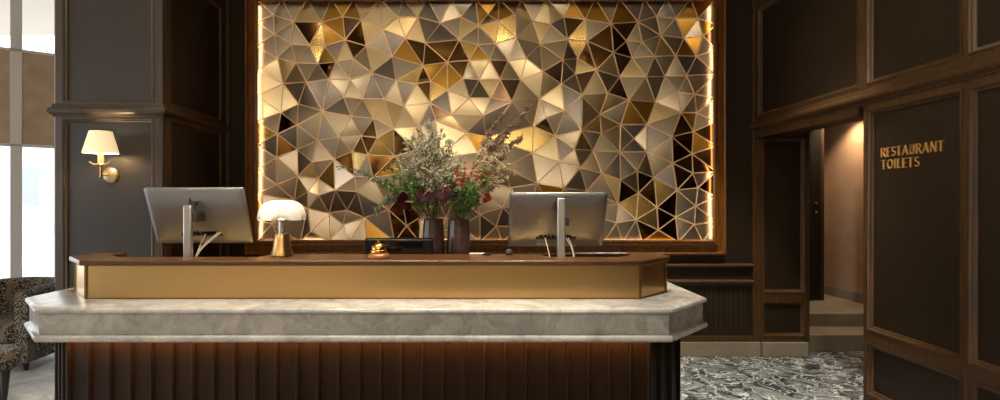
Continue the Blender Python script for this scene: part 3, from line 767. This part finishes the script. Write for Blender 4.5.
def mouth(v):
    return Vector((VX[v]+R.uniform(-.03,.03),YV+R.uniform(-.03,.03)+(.03 if v==0 else 0),VT-.06))
def foot(v,base):
    return Vector((VX[v]+(base.x-VX[v])*.3,YV+(.03 if v==0 else 0),WS+.12))
def plant(kind,label,cat,v,px,py,dy,fill,group=None,bend=None):
    base = mouth(v); tip = P(px,py,YV+dy)
    t = thing(kind,label,cat,base,0,group)
    bd = bend if bend is not None else Vector(((VX[v]-tip.x)*.25,0,.05))
    pts = curve(base,tip,bd)
    st = MB().tube([foot(v,base)]+pts,.0022,5,.0012); lv = MB(); fill(pts,st,lv)
    return t,base,st,lv
def finish(t,base,st,lv,ms,ml,nl):
    o = st.build('stem',ms,t); shift(o,base)
    if lv.v: o = lv.build(nl,ml,t); shift(o,base)
def branchy(start,n,blen,per,size,spread=.6,upw=.6,lw=.8,blobs=False,leafmix=0,mi=0):
    """side twigs along the upper stem, each carrying small leaves or blossoms"""
    def fill(pts,st,lv):
        for i in range(n):
            f = start+(1-start)*(i+R.random())/n; j = min(len(pts)-2,int(f*(len(pts)-1))); q = f*(len(pts)-1)-j
            p = pts[j].lerp(pts[j+1],min(1,q)); d = (pts[j+1]-pts[j]).normalized()
            L = blen*(1.15-.75*f)*R.uniform(.6,1.2)
            dd = (d*upw+rv()*spread).normalized()
            e = p+dd*L; tw = curve(p,e,rv()*L*.12,4); st.tube(tw,.0011,4,.0007)
            for _ in range(per):
                w = p.lerp(e,R.uniform(.25,1.05))+rv()*L*.16
                if blobs and R.random() > leafmix: lv.cur = 0; blob(lv,w,size*R.uniform(.6,1.2))
                else: lv.cur = mi; leaf(lv,w,(dd+rv()*lw),rv(),size*R.uniform(2.0,3.6),size*R.uniform(.9,1.5))
    return fill
# airy grey-green filler of the left vase
for px,py,dy in ((428,122,.0),(417,132,.05),(440,133,-.03),(407,148,.02),(450,147,.04),(424,140,-.06),(436,150,-.08),(403,165,-.02),(456,165,-.05),(415,160,-.09),(446,168,-.09),(428,165,-.1),(432,128,.06),(420,175,-.11),(440,180,-.11),(410,140,.03),(446,140,.02),(398,158,.0),(460,158,-.02),(434,142,-.05),(422,150,-.1),(434,172,-.13),(408,170,-.1),(452,178,-.12)):
    a = plant('filler_spray','airy grey-green filler spray crowded in the left flower vase','flower',0,px,py,dy,branchy(.36,30,.125,17,.0056,.75,.5,blobs=True,leafmix=.5,mi=1),'grey-green filler sprays')
    finish(*a,M['stem'],[M['gyp'],M['gyp2']],'blossoms')
# green foliage of the left vase
for px,py,dy in ((386,170,-.08),(398,164,-.1),(408,178,-.12),(420,186,-.12),(392,182,-.1),(375,178,-.05),(402,190,-.12),(414,194,-.14),(396,174,-.12),(382,188,-.08)):
    a = plant('foliage_stem','bright green leafy stem low on the left of the bouquet','foliage',0,px,py,dy,branchy(.45,14,.08,8,.009,.8,.5),'green stems of the left bouquet')
    finish(*a,M['stem'],[M['leaf']],'leaves')
def eu(n,size):
    def fill(pts,st,lv):
        for i in range(n):
            f = .35+.65*i/n; j = min(len(pts)-2,int(f*(len(pts)-1))); p = pts[j].lerp(pts[j+1],f*(len(pts)-1)-j); d = (pts[j+1]-pts[j]).normalized()
            for s in (-1,1):
                for q in range(2): leaf(lv,p+rv()*.012,(rv()*.9+d*.5),rv(),size*R.uniform(1.4,2.4),size*R.uniform(.9,1.3))
    return fill
for px,py,dy,lb,bd in ((338,166,-.05,'long eucalyptus branch reaching furthest left from the bouquet',Vector((-.02,0,.16))),
                       (356,172,-.08,'eucalyptus branch just below the longest one, reaching left',Vector((-.04,0,.17))),
                       (374,214,-.1,'eucalyptus branch drooping down above the black console',Vector((-.12,0,.26))),
                       (385,200,-.12,'short eucalyptus branch drooping beside the leftmost dark red flower',Vector((-.08,0,.16)))):
    a = plant('eucalyptus_branch',lb,'foliage',0,px,py,dy,eu(22,.013),'eucalyptus branches',bd)
    finish(*a,M['stembrown'],[M['euca']],'leaves')
# heart-shaped dark red flowers
def anthurium(label,v,px,py,dy,w,tilt,roll,mat):
    base = mouth(v); c = P(px,py,YV+dy)
    t = thing('anthurium_flower',label,'flower',base,0,'dark red anthuriums')
    st = MB().tube([foot(v,base)]+curve(base,c+Vector((0,.02,-.01)),Vector((0,-.02,.04))),.0028,6,.002)
    o = st.build('stem',M['stem'],t); shift(o,base)
    Rm = Matrix.Translation(c)@Matrix.Rotation(roll,4,'Y')@Matrix.Rotation(tilt,4,'X')
    n = 28; mb = MB(); vs = [Vector((0,-.006,.01))]; fs = []
    for ring,s in ((0,.5),(1,1)):
        for i in range(n):
            a = 2*PI*i/n; x = 16*math.sin(a)**3/17; z = (13*math.cos(a)-2.5*math.cos(2*a)-2*math.cos(3*a)-.6*math.cos(4*a))/16
            vs.append(Vector((x*w*s*.5,-.16*w*(s*s)*(.3+abs(x))+.01,z*w*s*.52)))
    for i in range(n):
        j = (i+1)%n; fs += [(0,1+i,1+j),(1+i,1+n+i,1+n+j,1+j)]
    mb.add([Rm@q for q in vs],fs)
    o = mb.build('spathe',mat,t,smooth=True,angle=80); so_ = o.modifiers.new('solid','SOLIDIFY'); so_.thickness = .0016; shift(o,base)
    o = MB().tube([Rm@Vector((0,0,.012)),Rm@Vector((.012*w/.1,-.03,.03)),Rm@Vector((.022*w/.1,-.05,.05))],.0042,8,.0026).build('spadix',M['spadix'],t,smooth=True); shift(o,base)
anthurium('dark red anthurium flower furthest left, facing the bell',0,403,202,-.16,.135,-.8,1.2,M['anth'])
anthurium('dark red anthurium flower above the left vase mouth',0,423,197,-.17,.125,-.6,.3,M['anth'])
anthurium('dark red anthurium flower with pale spadix between the two vases',0,443,195,-.17,.13,-.5,-.3,M['anth'])
anthurium('dark red anthurium flower half hidden behind its neighbour between the vases',1,452,192,-.12,.08,-.8,.6,M['anth'])
anthurium('small rust red anthurium flower on the right side of the bouquet',1,487,198,-.14,.075,-.6,-1.2,M['anth2'])
# right vase: leafy stems, berries, dry flowers, pale blossom
for px,py,dy in ((452,188,-.08),(464,178,-.1),(475,182,-.1),(486,180,-.06),(497,186,-.06),(470,196,-.12),(460,200,-.12),(482,196,-.08),(492,172,-.02),(458,192,-.14),(468,186,-.13),(478,190,-.12),(490,190,-.1),(464,204,-.1),(474,204,-.08),(448,178,-.1)):
    a = plant('foliage_stem','slender dark green leafy stem in the right flower vase','foliage',1,px,py,dy,branchy(.2,22,.06,9,.0082,.6,.8),'green stems of the right bouquet')
    finish(*a,M['stem'],[M['leaf'] if R.random() < .55 else M['gyp2']],'leaves')
for px,py,dy in ((457,168,-.12),(466,164,-.12),(473,168,-.12),(462,178,-.14),(482,174,-.1),(492,174,-.1),(452,177,-.1)):
    a = plant('berry_branch','branch of red berries in the right flower vase','flower',1,px,py,dy,branchy(.66,9,.045,4,.0062,.8,.5,blobs=True,leafmix=.3,mi=1),'red berry branches')
    finish(*a,M['stem'],[M['berry'],M['leaf']],'berries')
for q,(px,py,dy,lb) in enumerate(((503,114,.04,'tall dry feathery plume, left one of the highest pair'),(529,108,.06,'tall dry feathery plume furthest right in the bouquet'),
        (512,124,.02,'dry feathery plume between and a little below the two highest'),(520,138,.05,'short dry feathery plume under the furthest right one'))):
    a = plant('dry_flower_stem',lb,'flower',1,px,py,dy,branchy(.66,60,.075,20,.0046,.6,.7,blobs=True,leafmix=.6,mi=0),'tall dry flower stems')
    finish(*a,M['stembrown'],[M['dry']],'florets')
for px,py,dy in ((492,142,.0),(503,138,.02),(512,148,.0),(498,155,-.03),(508,165,-.03),(516,170,.0),(488,158,-.03),(503,178,-.04)):
    a = plant('pale_blossom_spray','pale dry blossom spray on the right of the bouquet','flower',1,px,py,dy,branchy(.55,18,.085,9,.0068,.7,.5,blobs=True,leafmix=.55,mi=0),'pale blossom sprays')
    finish(*a,M['stembrown'],[M['pale']],'blossoms')
# ------------------------------------------------------------------ light
def lamp(kind,loc,energy,col,size=.05,target=None,spot=60,blend=.6,name='lamp'):
    d = bpy.data.lights.new(name,kind); d.energy = energy; d.color = col
    if kind in ('POINT','SPOT'): d.shadow_soft_size = size
    if kind == 'SPOT': d.spot_size = math.radians(spot); d.spot_blend = blend
    o = bpy.data.objects.new(name,d); C.objects.link(o); o.location = loc
    if target is not None: o.rotation_euler = (Vector(target)-Vector(loc)).to_track_quat('-Z','Y').to_euler()
    return o
WARM = (1,.84,.60); WARM2 = (1,.74,.44); NEUT = (1,.93,.80)
def downlight(x,y,z,energy,target=None,spot=70,col=WARM,label='recessed ceiling downlight over the lobby'):
    t = thing('ceiling_downlight',label,'ceiling light',(x,y,z),0,'ceiling downlights')
    MB().lathe([(.05,-.004),(.075,-.004),(.075,0),(.05,0),(.05,-.004)],(0,0,0),24,cap=False).build('trim_ring',M['gold'],t,smooth=True)
    MB().lathe([(.002,-.002),(.05,-.002),(.05,-.001),(.002,-.001)],(0,0,0),24).build('lens',M['bulb'],t)
    lamp('SPOT',(x,y,z-.012),energy,col,.05,target or (x,y,0),spot)
for x,e in ((-1.9,240),(-.6,380),(.7,430)): downlight(x,2.45,CEIL,e,(x,2.9,.9),56,NEUT)
for x in (-1.5,-.3,.9): downlight(x,3.9,CEIL,200,(x,3.6,1.0),60,WARM2)
for x in (1.9,): downlight(x,3.3,CEIL,700,(2.0,4.4,0),46,NEUT)
downlight(-2.95,3.45,CEIL,70,(-2.95,4.07,2.95),60,NEUT)
downlight(.9,2.9,CEIL,150,(2.65,3.3,1.5),70,WARM)  # unseen spot added to brighten the wall lettering
downlight(4.2,6.15,2.5,80,None,120,(1,.72,.46),label='small downlight in the passage ceiling')
downlight(3.7,4.9,2.5,30,None,100,(1,.74,.5),label='small downlight inside the doorway')
for x in (-2.5,0,2): downlight(x,-1.5,CEIL,300,None,90,NEUT)  # added behind the camera to brighten the unseen lobby
for x in (-5,-2.5,0,2): downlight(x,-4.2,CEIL,850,(x,-5.2,1.8),90,WARM)  # added washers, lighting the unseen front wall for the mosaic to reflect
for k,(x,y) in enumerate(((-3.6,-.6),(-1.6,-2.6),(.2,-1.2),(1.6,-3.2))):  # globes added to brighten the unseen lobby, mirrored as lamps in the mosaic
    t = thing('added_globe','added opal globe behind the viewer, brightening the lobby and mosaic reflections','ceiling light',(x,y,3.1),0,'added fill globes')
    MB().lathe([(.01,-.2)]+[(.2*math.sin(PI*i/12),-.2*math.cos(PI*i/12)) for i in range(1,12)]+[(.01,.2)],(0,0,0),12).build('globe',M['globe'],t,smooth=True)
    MB().tube([(0,0,.2),(0,0,1.1)],.008,8).build('rod',M['gold'],t)
# sconce and table lamp bulbs
lamp('POINT',(-2.713,YC-.155,1.86),9,(1,.72,.40),.03)
lamp('POINT',(lp.x,lp.y,1.335),1.0,(1,.78,.5),.03)
# daylight
w = bpy.data.worlds.new('sky'); bpy.context.scene.world = w; w.use_nodes = True
bg = w.node_tree.nodes['Background']; bg.inputs[0].default_value = (.92,.96,1,1); bg.inputs[1].default_value = 3.8
def portal(c,n,up,sx,sy):
    d = bpy.data.lights.new('portal','AREA'); d.shape = 'RECTANGLE'; d.size = sx; d.size_y = sy; d.cycles.is_portal = True
    o = bpy.data.objects.new('window_portal',d); C.objects.link(o)
    z = -Vector(n).normalized(); x = Vector(up).cross(z).normalized(); y = z.cross(x)
    o.matrix_world = Matrix(((x.x,y.x,z.x,c[0]),(x.y,y.y,z.y,c[1]),(x.z,y.z,z.z,c[2]),(0,0,0,1)))
pc = f0+fd*(uA+uB)/2-fn*.12
portal((pc.x,pc.y,2.0),fn,(0,0,1),uB-uA,3.9)
portal((XL-.12,(eA.y-5.2)/2,2.1),(1,0,0),(0,0,1),eA.y+5.2,3.7)
# ------------------------------------------------------------------ camera
cam = bpy.data.cameras.new('camera'); co = bpy.data.objects.new('camera',cam); C.objects.link(co)
co.location = (0,0,CH); co.rotation_euler = (PI/2,0,0); cam.sensor_width = 36; cam.lens = 36*F/1000; cam.shift_x = .025; cam.clip_start = .05; cam.clip_end = 200
sc = bpy.context.scene; sc.camera = co
sc.view_settings.view_transform = 'Standard'; sc.view_settings.look = 'None'; sc.view_settings.gamma = 1; sc.view_settings.exposure = 0; sc.view_settings.use_curve_mapping = False
sc.cycles.use_denoising = True
sc.cycles.max_bounces = 8; sc.cycles.sample_clamp_indirect = 3
